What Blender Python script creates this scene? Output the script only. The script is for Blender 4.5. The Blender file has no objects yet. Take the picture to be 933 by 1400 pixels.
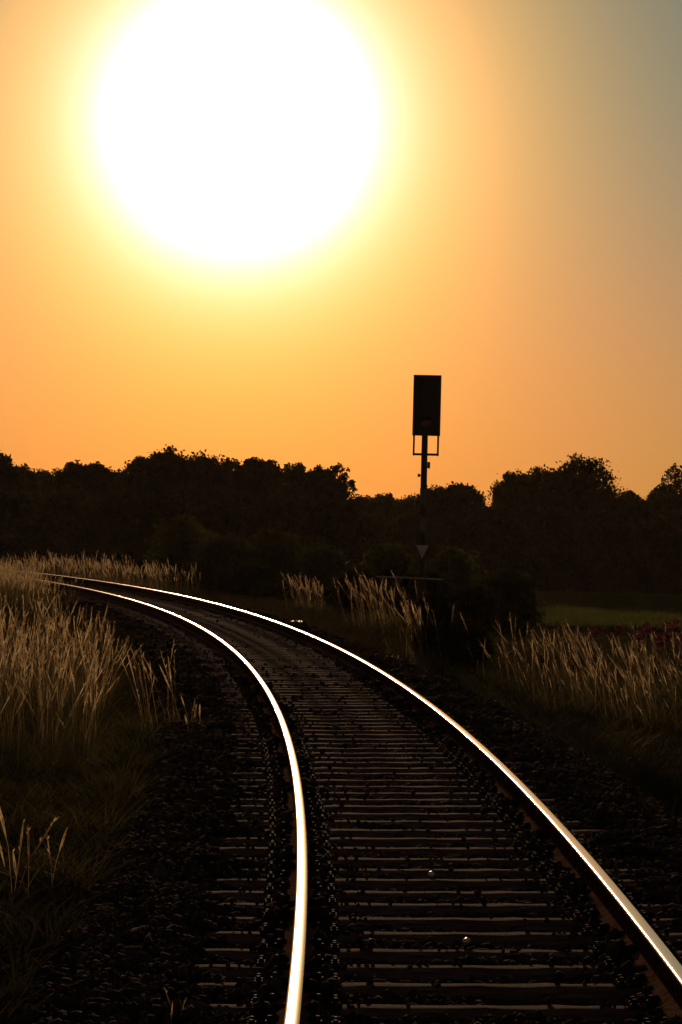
import bpy, math, random
import numpy as np
from mathutils import Matrix, Vector

SC = bpy.context.scene
COL = SC.collection
rng = np.random.default_rng(7)
random.seed(7)

# ------------------------------------------------------------------ camera numbers
FPX = 4550.0                 # focal length in pixels of a 933 x 1400 frame
ROLL = math.radians(1.4)
YH = 716.0                   # horizon row (after undoing the roll)
CAMZ = 1.89                  # 0 = top of the sleepers, rail head at 0.17
CR, SR = math.cos(ROLL), math.sin(ROLL)


def at(px, py, Y):
    """world point at depth Y seen at pixel (px, py) of the photograph"""
    dx, dy = px - 466.5, py - 700.0
    x, y = CR * dx + SR * dy, -SR * dx + CR * dy + 700.0
    return Vector((x / FPX * Y, Y, CAMZ - (y - YH) / FPX * Y))


# ------------------------------------------------------------------ the track's centre line
P = [0.43225341149347, -0.03120111988082176, 0.0025778404400276173,
     -0.001437686474015129, 0.0014907329000568273, 0.0025297189605490242]


def make_curve():
    x, th = P[0], P[1]
    ds, s, y = 0.25, 0.0, 0.0
    out = []
    while s < 330:
        out.append((x, y, th))
        u = min(s, 135) / 100
        k = sum(c * u ** i for i, c in enumerate(P[2:]))
        if th > 1.5:
            k = 0
        th += k * ds
        x -= math.sin(th) * ds
        y += math.cos(th) * ds
        s += ds
    return np.array(out)


CV = make_curve()
CS = np.arange(len(CV)) * 0.25


def cpos(s):
    s = np.asarray(s, float)
    x = np.interp(s, CS, CV[:, 0])
    y = np.interp(s, CS, CV[:, 1])
    th = np.interp(s, CS, CV[:, 2])
    neg = np.minimum(s, 0)
    return x - np.sin(P[1]) * -neg * -1 * -1, y + neg, th


def to_world(s, d):
    x, y, th = cpos(s)
    return x + np.cos(th) * d, y + np.sin(th) * d


def to_track(X, Y):
    """signed offset d (right positive) and arc length s of points near the track"""
    X = np.asarray(X, float).ravel()
    Y = np.asarray(Y, float).ravel()
    d = np.empty(len(X)); s = np.empty(len(X))
    C = CV[::4]
    for a in range(0, len(X), 20000):
        xx, yy = X[a:a + 20000, None], Y[a:a + 20000, None]
        q = (xx - C[None, :, 0]) ** 2 + (yy - C[None, :, 1]) ** 2
        i = q.argmin(1)
        ci = C[i]
        ex, ey = xx[:, 0] - ci[:, 0], yy[:, 0] - ci[:, 1]
        al = -np.sin(ci[:, 2]) * ex + np.cos(ci[:, 2]) * ey
        d[a:a + 20000] = np.cos(ci[:, 2]) * ex + np.sin(ci[:, 2]) * ey
        s[a:a + 20000] = i * 1.0 + al
    return d, s


def sstep(a, b, x):
    t = np.clip((x - a) / (b - a), 0, 1)
    return t * t * (3 - 2 * t)


def cant(d):
    return -0.02 * (0.7535 - np.clip(d, -1.6, 1.6))


def wob(x, y, f, seed=0.0):
    return (np.sin(x * f + seed) * np.cos(y * f * 1.3 + 2 * seed) + np.sin(x * f * 2.1 + y * f * 1.7 + 3.1 * seed) * 0.5) / 1.5


def terrain_z(X, Y, d):
    X = np.asarray(X, float); Y = np.asarray(Y, float)
    zr = -0.13 - 0.32 * sstep(1.5, 2.3, d) - 0.10 * sstep(2.5, 4.5, d)
    zo = 0.95 * sstep(-14, 5, X) + 0.45
    zr = zr - sstep(5, 16, d) * zo
    zl = -0.15 - 0.12 * sstep(1.5, 2.4, -d) - 0.1 * sstep(4, 12, -d)
    z = np.where(d > 0, zr, zl) + np.where(np.abs(d) < 3, cant(d) * 0.9, cant(d) * 0.9 * 1.0)
    rough = sstep(1.8, 3.5, np.abs(d))
    z = z + rough * (0.06 * wob(X, Y, 0.9, 1.0) + 0.04 * wob(X, Y, 2.3, 2.0)) * (1 - 0.7 * sstep(130, 140, Y))
    return z


def ground_at(X, Y):
    d, s = to_track([X], [Y])
    return float(terrain_z([X], [Y], d)[0])


# ------------------------------------------------------------------ helpers
def link(o):
    COL.objects.link(o)
    return o


def tag(o, label=None, cat=None, group=None, kind=None):
    for k, v in (('label', label), ('category', cat), ('group', group), ('kind', kind)):
        if v:
            o[k] = v
    return o


def empty(name, loc, label, cat, group=None, rz=0.0):
    o = bpy.data.objects.new(name, None)
    o.empty_display_size = 0.2
    o.location = loc
    o.rotation_euler = (0, 0, rz)
    link(o)
    return tag(o, label, cat, group)


def np_mesh(name, V, faces, mats, midx=None, smooth=False, parent=None):
    """V (n,3); faces: array (m,k) or list of such arrays"""
    if not isinstance(faces, (list, tuple)):
        faces = [faces]
    faces = [np.asarray(f, np.int32) for f in faces if len(f)]
    me = bpy.data.meshes.new(name)
    me.vertices.add(len(V))
    me.vertices.foreach_set('co', np.asarray(V, np.float32).ravel())
    loops = np.concatenate([f.ravel() for f in faces])
    tot = np.concatenate([np.full(len(f), f.shape[1], np.int32) for f in faces])
    start = np.concatenate([[0], np.cumsum(tot)[:-1]]).astype(np.int32)
    me.loops.add(len(loops))
    me.loops.foreach_set('vertex_index', loops)
    me.polygons.add(len(tot))
    me.polygons.foreach_set('loop_start', start)
    me.polygons.foreach_set('loop_total', tot)
    if midx is not None:
        me.polygons.foreach_set('material_index', np.asarray(midx, np.int32))
    if smooth:
        me.polygons.foreach_set('use_smooth', np.ones(len(tot), bool))
    for m in (mats if isinstance(mats, (list, tuple)) else [mats]):
        me.materials.append(m)
    me.update(calc_edges=True)
    o = bpy.data.objects.new(name, me)
    link(o)
    if parent is not None:
        o.parent = parent
    return o


class MB:
    """collects boxes, tubes and prisms into ONE mesh"""
    def __init__(self):
        self.V = []; self.F = []

    def add(self, vs, fs):
        b = len(self.V)
        self.V += [tuple(v) for v in vs]
        self.F += [tuple(i + b for i in f) for f in fs]
        return self

    def box(self, c, s, bev=0.0, M=None):
        hx, hy, hz = s[0] / 2, s[1] / 2, s[2] / 2
        b = min(bev, hx * .9, hy * .9, hz * .9)
        if b <= 0:
            vs = [Vector((x * hx, y * hy, z * hz)) for z in (-1, 1) for y in (-1, 1) for x in (-1, 1)]
            fs = [(0, 2, 3, 1), (4, 5, 7, 6), (0, 1, 5, 4), (2, 6, 7, 3), (0, 4, 6, 2), (1, 3, 7, 5)]
        else:
            import bmesh
            bm = bmesh.new()
            bmesh.ops.create_cube(bm, size=1.0)
            for v in bm.verts:
                v.co = Vector((v.co.x * s[0], v.co.y * s[1], v.co.z * s[2]))
            bmesh.ops.bevel(bm, geom=bm.edges[:], offset=b, segments=2, affect='EDGES', profile=0.6)
            bm.verts.index_update()
            vs = [v.co.copy() for v in bm.verts]
            fs = [tuple(v.index for v in f.verts) for f in bm.faces]
            bm.free()
        c = Vector(c)
        vs = [((M @ v) if M else v) + c for v in vs]
        return self.add(vs, fs)

    def tube(self, pts, radii, n=8, cap=True):
        pts = [Vector(p) for p in pts]
        if not hasattr(radii, '__len__'):
            radii = [radii] * len(pts)
        vs = []
        up0 = None
        for i, p in enumerate(pts):
            t = (pts[min(i + 1, len(pts) - 1)] - pts[max(i - 1, 0)]).normalized()
            if up0 is None:
                up0 = Vector((0, 0, 1)) if abs(t.z) < .9 else Vector((1, 0, 0))
            a = t.cross(up0).normalized()
            b = a.cross(t)
            up0 = b
            for k in range(n):
                an = 2 * math.pi * k / n
                vs.append(p + (a * math.cos(an) + b * math.sin(an)) * radii[i])
        fs = []
        for i in range(len(pts) - 1):
            for k in range(n):
                k2 = (k + 1) % n
                fs.append((i * n + k, i * n + k2, (i + 1) * n + k2, (i + 1) * n + k))
        if cap:
            fs.append(tuple(range(n))[::-1])
            fs.append(tuple((len(pts) - 1) * n + k for k in range(n)))
        return self.add(vs, fs)

    def prism(self, poly, y0, y1, M=None):
        """polygon in x,z extruded along y"""
        n = len(poly)
        vs = [Vector((x, y0, z)) for x, z in poly] + [Vector((x, y1, z)) for x, z in poly]
        if M:
            vs = [M @ v for v in vs]
        fs = [tuple(range(n)), tuple(range(2 * n - 1, n - 1, -1))]
        fs += [(i, i + n, (i + 1) % n + n, (i + 1) % n) for i in range(n)]
        return self.add(vs, fs)

    def mesh(self, name, mat, smooth=None):
        me = bpy.data.meshes.new(name)
        me.from_pydata(self.V, [], self.F)
        me.materials.append(mat)
        import bmesh
        bm = bmesh.new(); bm.from_mesh(me)
        bmesh.ops.recalc_face_normals(bm, faces=bm.faces[:])
        bm.to_mesh(me); bm.free()
        if smooth:
            me.polygons.foreach_set('use_smooth', [True] * len(me.polygons))
            me.set_sharp_from_angle(angle=math.radians(smooth))
        me.update()
        return me

    def build(self, name, mat, parent=None, smooth=None):
        o = link(bpy.data.objects.new(name, self.mesh(name, mat, smooth)))
        if parent is not None:
            o.parent = parent
        return o


# ------------------------------------------------------------------ materials
def new_mat(name):
    m = bpy.data.materials.new(name)
    m.use_nodes = True
    nt = m.node_tree
    nt.nodes.clear()
    out = nt.nodes.new('ShaderNodeOutputMaterial')
    return m, nt, out


def noise_ramp(nt, scale, cols, detail=6, coord='Object', stretch=None, pos=None):
    tc = nt.nodes.new('ShaderNodeTexCoord')
    src = tc.outputs[coord]
    if stretch:
        mp = nt.nodes.new('ShaderNodeMapping')
        mp.inputs['Scale'].default_value = stretch
        nt.links.new(src, mp.inputs[0]); src = mp.outputs[0]
    nz = nt.nodes.new('ShaderNodeTexNoise')
    nz.inputs['Scale'].default_value = scale
    nz.inputs['Detail'].default_value = detail
    nt.links.new(src, nz.inputs['Vector'])
    rp = nt.nodes.new('ShaderNodeValToRGB')
    pos = pos or np.linspace(0.32, 0.68, len(cols))
    el = rp.color_ramp.elements
    while len(el) < len(cols):
        el.new(0.5)
    for e, p, c in zip(el, pos, cols):
        e.position = p; e.color = (*c, 1)
    nt.links.new(nz.outputs['Fac'], rp.inputs[0])
    return nz, rp, src


def principled(name, cols, scale=8, rough=0.8, metal=0.0, bump=0.0, bump_scale=None, spec=0.5, stretch=None, rough_var=0.0, detail=6):
    m, nt, out = new_mat(name)
    b = nt.nodes.new('ShaderNodeBsdfPrincipled')
    nz, rp, src = noise_ramp(nt, scale, cols, stretch=stretch, detail=detail)
    nt.links.new(rp.outputs[0], b.inputs['Base Color'])
    b.inputs['Roughness'].default_value = rough
    b.inputs['Metallic'].default_value = metal
    b.inputs['Specular IOR Level'].default_value = spec
    if rough_var:
        mr = nt.nodes.new('ShaderNodeMapRange')
        mr.inputs['To Min'].default_value = rough - rough_var
        mr.inputs['To Max'].default_value = rough + rough_var
        nt.links.new(nz.outputs['Fac'], mr.inputs['Value'])
        nt.links.new(mr.outputs[0], b.inputs['Roughness'])
    if bump:
        n2 = nt.nodes.new('ShaderNodeTexNoise')
        n2.inputs['Scale'].default_value = bump_scale or scale * 3
        n2.inputs['Detail'].default_value = 8
        nt.links.new(src, n2.inputs['Vector'])
        bp = nt.nodes.new('ShaderNodeBump')
        bp.inputs['Strength'].default_value = bump
        bp.inputs['Distance'].default_value = 0.02
        nt.links.new(n2.outputs['Fac'], bp.inputs['Height'])
        nt.links.new(bp.outputs[0], b.inputs['Normal'])
    nt.links.new(b.outputs[0], out.inputs[0])
    return m


def leafy(name, cols, scale, trans, rough=0.75, tcol=None, spec=0.08):
    """thin leaf or straw: diffuse + translucent"""
    m, nt, out = new_mat(name)
    nz, rp, src = noise_ramp(nt, scale, cols, detail=3)
    b = nt.nodes.new('ShaderNodeBsdfPrincipled')
    b.inputs['Roughness'].default_value = rough
    b.inputs['Specular IOR Level'].default_value = spec
    nt.links.new(rp.outputs[0], b.inputs['Base Color'])
    t = nt.nodes.new('ShaderNodeBsdfTranslucent')
    if tcol:
        mx = nt.nodes.new('ShaderNodeMix'); mx.data_type = 'RGBA'; mx.blend_type = 'MULTIPLY'
        mx.inputs['Factor'].default_value = 1.0
        nt.links.new(rp.outputs[0], mx.inputs['A'])
        mx.inputs['B'].default_value = (*tcol, 1)
        nt.links.new(mx.outputs['Result'], t.inputs[0])
    else:
        nt.links.new(rp.outputs[0], t.inputs[0])
    ms = nt.nodes.new('ShaderNodeMixShader')
    ms.inputs[0].default_value = trans
    nt.links.new(b.outputs[0], ms.inputs[1]); nt.links.new(t.outputs[0], ms.inputs[2])
    nt.links.new(ms.outputs[0], out.inputs[0])
    return m


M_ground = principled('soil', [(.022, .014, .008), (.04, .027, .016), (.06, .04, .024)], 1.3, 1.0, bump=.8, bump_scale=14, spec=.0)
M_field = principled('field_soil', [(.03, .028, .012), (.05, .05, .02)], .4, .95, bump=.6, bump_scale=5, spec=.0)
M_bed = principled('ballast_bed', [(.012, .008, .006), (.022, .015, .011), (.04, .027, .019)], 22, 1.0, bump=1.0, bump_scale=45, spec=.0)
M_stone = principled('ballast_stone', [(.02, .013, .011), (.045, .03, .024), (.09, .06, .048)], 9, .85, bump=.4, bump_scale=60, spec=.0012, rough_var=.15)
M_pale = principled('pale_stone', [(.55, .5, .44), (.75, .7, .62)], 12, .4, bump=.3, spec=.5)
M_sleep = principled('weathered_sleeper', [(.07, .038, .032), (.19, .108, .092), (.30, .185, .155)], 5, .85, bump=.9, bump_scale=40, spec=.0016, stretch=(1, 9, 9))
M_plate = principled('fastening_iron', [(.016, .010, .008), (.036, .021, .016)], 30, .9, metal=.0, bump=.5, spec=.0)
M_bolt = principled('bolt_iron', [(.035, .02, .015), (.07, .042, .03)], 40, .7, metal=.0, bump=.3, spec=.01)
M_railside = principled('rail_rust', [(.025, .012, .008), (.055, .027, .016), (.09, .045, .026)], 14, .8, metal=.0, bump=.5, bump_scale=60, spec=.0)
M_foot = principled('rail_foot', [(.10, .052, .034), (.24, .13, .085)], 18, .8, metal=.0, spec=.0, bump=.35, bump_scale=50, rough_var=.1)
M_bark = principled('bark', [(.02, .015, .01), (.06, .045, .03)], 6, .95, bump=.8, spec=.1)
M_black = principled('black_paint', [(.012, .011, .01), (.02, .018, .016)], 12, .6, bump=.2, spec=.4)
M_rim = principled('dark_grey_paint', [(.035, .028, .022), (.05, .042, .034)], 12, .6, bump=.2, spec=.3)
M_mast = principled('mast_steel', [(.018, .016, .015), (.03, .027, .024)], 10, .6, metal=.2, bump=.3)
M_shaded_white = principled('shaded_white', [(.10, .09, .085), (.17, .15, .14)], 5, .7, spec=.2)  # white of the backlit mast plate, its shade put into the darker colour
M_white = principled('white_enamel', [(.38, .34, .32), (.55, .5, .48)], 7, .5, spec=.4)
M_red = principled('red_enamel', [(.05, .012, .01), (.08, .018, .014)], 7, .5, spec=.4)
M_pipe = principled('bright_pipe', [(.35, .33, .3), (.5, .47, .42)], 15, .35, metal=.8)
M_lens = principled('amber_lens', [(.10, .04, .014), (.14, .06, .02)], 40, .25, spec=.6)
M_flower = leafy('pink_petals', [(.09, .018, .03), (.15, .036, .06)], 30, .5)
M_straw = leafy('straw', [(.20, .13, .06), (.58, .41, .22), (.84, .68, .45)], 9.0, .62, rough=.5)
M_stem = leafy('straw_stem', [(.10, .065, .03), (.22, .15, .075), (.38, .27, .15)], 9.0, .5, rough=.55)
M_blade = leafy('grass_green', [(.035, .035, .010), (.075, .065, .02), (.14, .105, .035)], 2.0, .45)
M_weed = leafy('weed_green', [(.022, .02, .008), (.045, .038, .014), (.075, .055, .022)], 2.0, .3)
M_crop = leafy('crop_green', [(.055, .065, .012), (.10, .11, .022)], .6, .5)
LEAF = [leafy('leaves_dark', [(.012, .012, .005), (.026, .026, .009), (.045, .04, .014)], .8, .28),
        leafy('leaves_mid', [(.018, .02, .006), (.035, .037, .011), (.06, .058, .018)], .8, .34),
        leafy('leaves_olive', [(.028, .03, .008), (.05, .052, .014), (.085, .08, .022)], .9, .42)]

# polished running surface: long fine grinding streaks along the rail
M_top, nt, out = new_mat('polished_rail_head')
b = nt.nodes.new('ShaderNodeBsdfPrincipled')
b.inputs['Base Color'].default_value = (.78, .70, .60, 1)
b.inputs['Metallic'].default_value = 1.0
tc = nt.nodes.new('ShaderNodeUVMap')
mp = nt.nodes.new('ShaderNodeMapping'); mp.inputs['Scale'].default_value = (260, 1.2, 1)
nz = nt.nodes.new('ShaderNodeTexNoise'); nz.inputs['Scale'].default_value = 1.0; nz.inputs['Detail'].default_value = 4
mr = nt.nodes.new('ShaderNodeMapRange')
mr.inputs['To Min'].default_value = .10; mr.inputs['To Max'].default_value = .22
nt.links.new(tc.outputs[0], mp.inputs[0]); nt.links.new(mp.outputs[0], nz.inputs['Vector'])
nt.links.new(nz.outputs['Fac'], mr.inputs['Value']); nt.links.new(mr.outputs[0], b.inputs['Roughness'])
nt.links.new(b.outputs[0], out.inputs[0])

# ------------------------------------------------------------------ ground
def axis(segs):
    o = []
    for a, b_, st in segs:
        o += list(np.arange(a, b_, st))
    o.append(segs[-1][1])
    return np.array(o)


gx = axis([(-3000, -400, 400), (-400, -60, 40), (-60, -16, 4), (-16, -8, .8), (-8, 8, .2), (8, 24, .8), (24, 60, 4), (60, 400, 40), (400, 3000, 400)])
gy = axis([(-200, 0, 40), (0, 10, 2), (10, 60, .4), (60, 140, .8), (140, 260, 5), (260, 600, 40), (600, 5000, 400)])
GX, GY = np.meshgrid(gx, gy)
gd, gs = to_track(GX, GY)
gz = terrain_z(GX.ravel(), GY.ravel(), gd)
nx, ny = len(gx), len(gy)
ii = np.arange(nx * ny).reshape(ny, nx)
gf = np.stack([ii[:-1, :-1], ii[:-1, 1:], ii[1:, 1:], ii[1:, :-1]], -1).reshape(-1, 4)
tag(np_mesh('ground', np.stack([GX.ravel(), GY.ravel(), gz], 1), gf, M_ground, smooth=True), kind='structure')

# the field lying lower on the right
FY0, FY1 = 128.0, 193.0
fx = np.arange(4.5, 60.1, 1.5); fy = np.arange(FY0, FY1 + .1, 2.5)
FX, FY = np.meshgrid(fx, fy)
fd, _ = to_track(FX, FY)
fz = terrain_z(FX.ravel(), FY.ravel(), fd) + .05
ii = np.arange(FX.size).reshape(FX.shape)
ff = np.stack([ii[:-1, :-1], ii[:-1, 1:], ii[1:, 1:], ii[1:, :-1]], -1).reshape(-1, 4)
tag(np_mesh('field', np.stack([FX.ravel(), FY.ravel(), fz], 1), ff, M_field, smooth=True), kind='structure')

# ------------------------------------------------------------------ ballast bed
SP = 0.58282511
S0 = 35.4128191 % SP


def bed_z(s, d, X, Y):
    ad = np.abs(d)
    z = -0.05 - .38 * sstep(1.6, 2.5, ad) + cant(d) + .06 * sstep(.95, 1.1, d) * (1 - sstep(1.5, 1.75, d)) + .06 * sstep(.95, 1.3, -d)
    z = z + .03 * wob(X, Y, 1.9, 2.2)
    z = z + .012 * wob(X, Y, 5.0, .3) + .008 * wob(X, Y, 13.0, 1.3)
    z = z - .03 * sstep(38, 55, s)
    # mounded a little against the rail feet between the sleepers
    ph = np.cos((s - S0) / SP * 2 * np.pi)
    for c in (-.7535, .7535):
        z = z + np.exp(-((d - c) / .17) ** 4) * (.048 - .042 * ph * (1 - sstep(38, 50, s)))
    return z


bs = np.concatenate([np.arange(4, 45, .1), np.arange(45, 150, .3)])
bd = np.concatenate([np.arange(-2.5, -1.6, .15), np.arange(-1.6, 1.61, .07), np.arange(1.75, 2.55, .15)])
BS, BD = np.meshgrid(bs, bd, indexing='ij')
BX, BY = to_world(BS.ravel(), BD.ravel())
BZ = bed_z(BS.ravel(), BD.ravel(), BX, BY)
BZ += rng.normal(0, .006, len(BZ))
ii = np.arange(BS.size).reshape(BS.shape)
bf = np.stack([ii[:-1, :-1], ii[:-1, 1:], ii[1:, 1:], ii[1:, :-1]], -1).reshape(-1, 4)
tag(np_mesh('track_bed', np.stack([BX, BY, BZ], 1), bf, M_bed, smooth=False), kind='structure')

# loose ballast stones
ICO = []
t = (1 + 5 ** .5) / 2
ICOV = np.array([(-1, t, 0), (1, t, 0), (-1, -t, 0), (1, -t, 0), (0, -1, t), (0, 1, t), (0, -1, -t), (0, 1, -t), (t, 0, -1), (t, 0, 1), (-t, 0, -1), (-t, 0, 1)]) / math.sqrt(1 + t * t)
ICOF = np.array([(0, 11, 5), (0, 5, 1), (0, 1, 7), (0, 7, 10), (0, 10, 11), (1, 5, 9), (5, 11, 4), (11, 10, 2), (10, 7, 6), (7, 1, 8), (3, 9, 4), (3, 4, 2), (3, 2, 6), (3, 6, 8), (3, 8, 9), (4, 9, 5), (2, 4, 11), (6, 2, 10), (8, 6, 7), (9, 8, 1)])


def stones(s0, s1, dens, r0, r1):
    n = int((s1 - s0) * 4.9 * dens)
    s = rng.uniform(s0, s1, n); d = rng.uniform(-2.45, 2.45, n)
    ph = np.abs(((s - S0 + SP / 2) % SP) - SP / 2)
    onsl = (ph < .12) & (np.abs(d) < 1.3)
    keep = np.ones(n, bool)
    nr = np.abs(np.abs(d) - .7535)
    keep &= ~(onsl & (rng.random(n) > np.where((nr > .17) & (nr < .33), .45, .06)))
    for c in (-.7535, .7535):
        keep &= np.abs(d - c) > np.where(ph > .2, .058, .085)
    s, d, onsl = s[keep], d[keep], onsl[keep]
    X, Y = to_world(s, d)
    r = rng.uniform(r0, r1, len(s)) * np.where(onsl, .5, 1)
    z = np.where(onsl, cant(d) + .003, bed_z(s, d, X, Y)) + r * rng.uniform(-.1, .45, len(s))
    V = ICOV[None] * (r[:, None, None] * rng.uniform(.65, 1.25, (len(s), 12, 1)))
    V = V * rng.uniform(.65, 1.2, (len(s), 1, 3))
    a = rng.uniform(0, 6.28, len(s)); ca, sa = np.cos(a)[:, None], np.sin(a)[:, None]
    x = V[..., 0] * ca - V[..., 1] * sa; y = V[..., 0] * sa + V[..., 1] * ca
    V = np.stack([x + X[:, None], y + Y[:, None], V[..., 2] + z[:, None]], -1)
    return V


SV = np.concatenate([stones(10, 20, 420, .016, .034), stones(20, 34, 220, .02, .04), stones(34, 60, 75, .03, .05), stones(60, 112, 30, .035, .06)])
F = (ICOF[None] + (np.arange(len(SV)) * 12)[:, None, None]).reshape(-1, 3)
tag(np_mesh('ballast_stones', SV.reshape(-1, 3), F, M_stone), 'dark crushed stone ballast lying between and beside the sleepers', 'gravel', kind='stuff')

# ------------------------------------------------------------------ rails
half = [(0, 0), (.010, -.0002), (.018, -.0008), (.0235, -.0021), (.0270, -.0046), (.0292, -.0098), (.0300, -.0155),
        (.0304, -.036), (.028, -.040), (.012, -.053), (.0085, -.065), (.008, -.11), (.012, -.128), (.032, -.1385), (.068, -.146), (.070, -.149), (.070, -.159)]
prof = [(-x, z) for x, z in half[:0:-1]] + half
NP = len(prof)


def make_rail(off, zoff, tilt, label):
    s = np.concatenate([np.arange(2, 60, .4), np.arange(60, 175, .8)])
    x, y, th = cpos(s)
    ct, st = math.cos(tilt), math.sin(tilt)
    V = []
    for px, pz in prof:
        qx = px * ct + (pz + .159) * st
        qz = -px * st + (pz + .159) * ct - .159
        V.append(np.stack([x + np.cos(th) * (off + qx), y + np.sin(th) * (off + qx), np.full_like(x, .172 + zoff + qz)], 1))
    V = np.stack(V, 1).reshape(-1, 3)
    n = len(s)
    fs = []; mi = []; uv = []
    for j in range(NP - 1):
        za = (prof[j][1] + prof[j + 1][1]) / 2
        xa = abs(prof[j][0] + prof[j + 1][0]) / 2
        m = 0 if (za > -.0075 and xa < .0286) else (2 if za < -.128 and za > -.1475 else 1)
        for i in range(n - 1):
            fs.append((i * NP + j, i * NP + j + 1, (i + 1) * NP + j + 1, (i + 1) * NP + j)); mi.append(m)
            uv.append((j, i))
    o = np_mesh('rail', V, np.array(fs), [M_top, M_railside, M_foot], mi, smooth=True)
    me = o.data
    ul = me.uv_layers.new(name='UVMap')
    uvs = np.zeros((len(fs), 4, 2))
    for k, (j, i) in enumerate(uv):
        uvs[k] = [(prof[j][0], s[i]), (prof[j + 1][0], s[i]), (prof[j + 1][0], s[i + 1]), (prof[j][0], s[i + 1])]
    ul.data.foreach_set('uv', uvs.ravel())
    me.set_sharp_from_angle(angle=math.radians(38))
    return tag(o, label, 'rail', 'rails of the single track')


make_rail(-.7535, -.03, math.radians(1.4), 'left, inner rail of the curving track, its polished top blazing with the reflected sun')
make_rail(.7535, 0, math.radians(-1.4), 'right, outer rail of the curving track, leaving the frame at the right edge')

# ------------------------------------------------------------------ sleepers
def sleeper_mesh():
    import bmesh
    prof_s = [(-.125, -.16), (.125, -.16), (.122, -.035), (.105, -.018), (.07, -.006), (.042, 0), (-.042, 0), (-.07, -.006), (-.105, -.018), (-.122, -.035)]
    xs = np.linspace(-1.25, 1.25, 27)
    V = []; Fs = []
    n = len(prof_s)
    r = np.random.default_rng(3)
    for x in xs:
        e = 1 - .03 * (abs(x) > 1.24)
        for (py, pz) in prof_s:
            V.append((x, py * e + r.normal(0, .0025), pz + r.normal(0, .002) - .006 * (abs(x) > 1.24)))
    for i in range(len(xs) - 1):
        for k in range(n):
            k2 = (k + 1) % n
            Fs.append((i * n + k, i * n + k2, (i + 1) * n + k2, (i + 1) * n + k))
    Fs.append(tuple(range(n))[::-1]); Fs.append(tuple((len(xs) - 1) * n + k for k in range(n)))
    mb = MB(); mb.add(V, Fs)
    return mb.mesh('railway_sleeper', M_sleep, 40)


ME_SL = [sleeper_mesh()]
mb = MB(); mb.box((0, 0, .006), (.37, .15, .012), .003)
mb.box((-.083, 0, .018), (.014, .11, .02), .003); mb.box((.083, 0, .018), (.014, .11, .02), .003)
ME_PLATE = mb.mesh('base_plate', M_plate)
mb = MB()
mb.tube([(0, 0, 0), (0, 0, .01)], [.019, .019], 6)
mb.tube([(0, 0, .008), (0, 0, .026), (0, 0, .029)], [.0115, .0115, .008], 8)
ME_BOLT = mb.mesh('bolt', M_bolt, 40)
mb = MB()   # spring clip: a bent bar pressing on the rail foot
mb.tube([(-.02, -.058, .012), (.012, -.062, .026), (.034, -.04, .022), (.03, -.012, .034), (.004, 0, .03), (.03, .012, .034), (.034, .04, .022), (.012, .062, .026), (-.02, .058, .012)], .0075, 8)
ME_CLIP = mb.mesh('spring_clip', M_plate, 60)

sl_s = np.arange(S0 + SP * math.ceil((8.5 - S0) / SP), 140, SP)
NEAR_LABEL = 'dark weathered sleeper crossing under both rails, one of an even row along the track'
for i, s in enumerate(sl_s):
    x, y, th = (float(v) for v in cpos(s))
    o = bpy.data.objects.new('railway_sleeper', ME_SL[0]); link(o)
    o.location = (x, y, float(cant(0.0)) + random.uniform(-.006, .004))
    o.rotation_euler = (random.uniform(-.012, .012), -math.atan(.02), th + random.uniform(-.008, .008))
    tag(o, NEAR_LABEL, 'sleeper', 'sleepers of the curving track')
    if i < 62:
        for sx in (-.7535, .7535):
            p = bpy.data.objects.new('base_plate', ME_PLATE); link(p); p.parent = o
            p.location = (sx, 0, -.002)
            if i < 36:
                for q in (-1, 1):
                    c = bpy.data.objects.new('spring_clip', ME_CLIP); link(c); c.parent = p
                    c.location = (q * .093, 0, .010); c.rotation_euler = (0, 0, 0 if q < 0 else math.pi)
                    for bx, by in ((.092, 0), (.16, .04), (.16, -.04)):
                        bo = bpy.data.objects.new('bolt', ME_BOLT); link(bo); bo.parent = p
                        bo.location = (q * bx, by * q, .012 if bx > .1 else .022)

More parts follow.
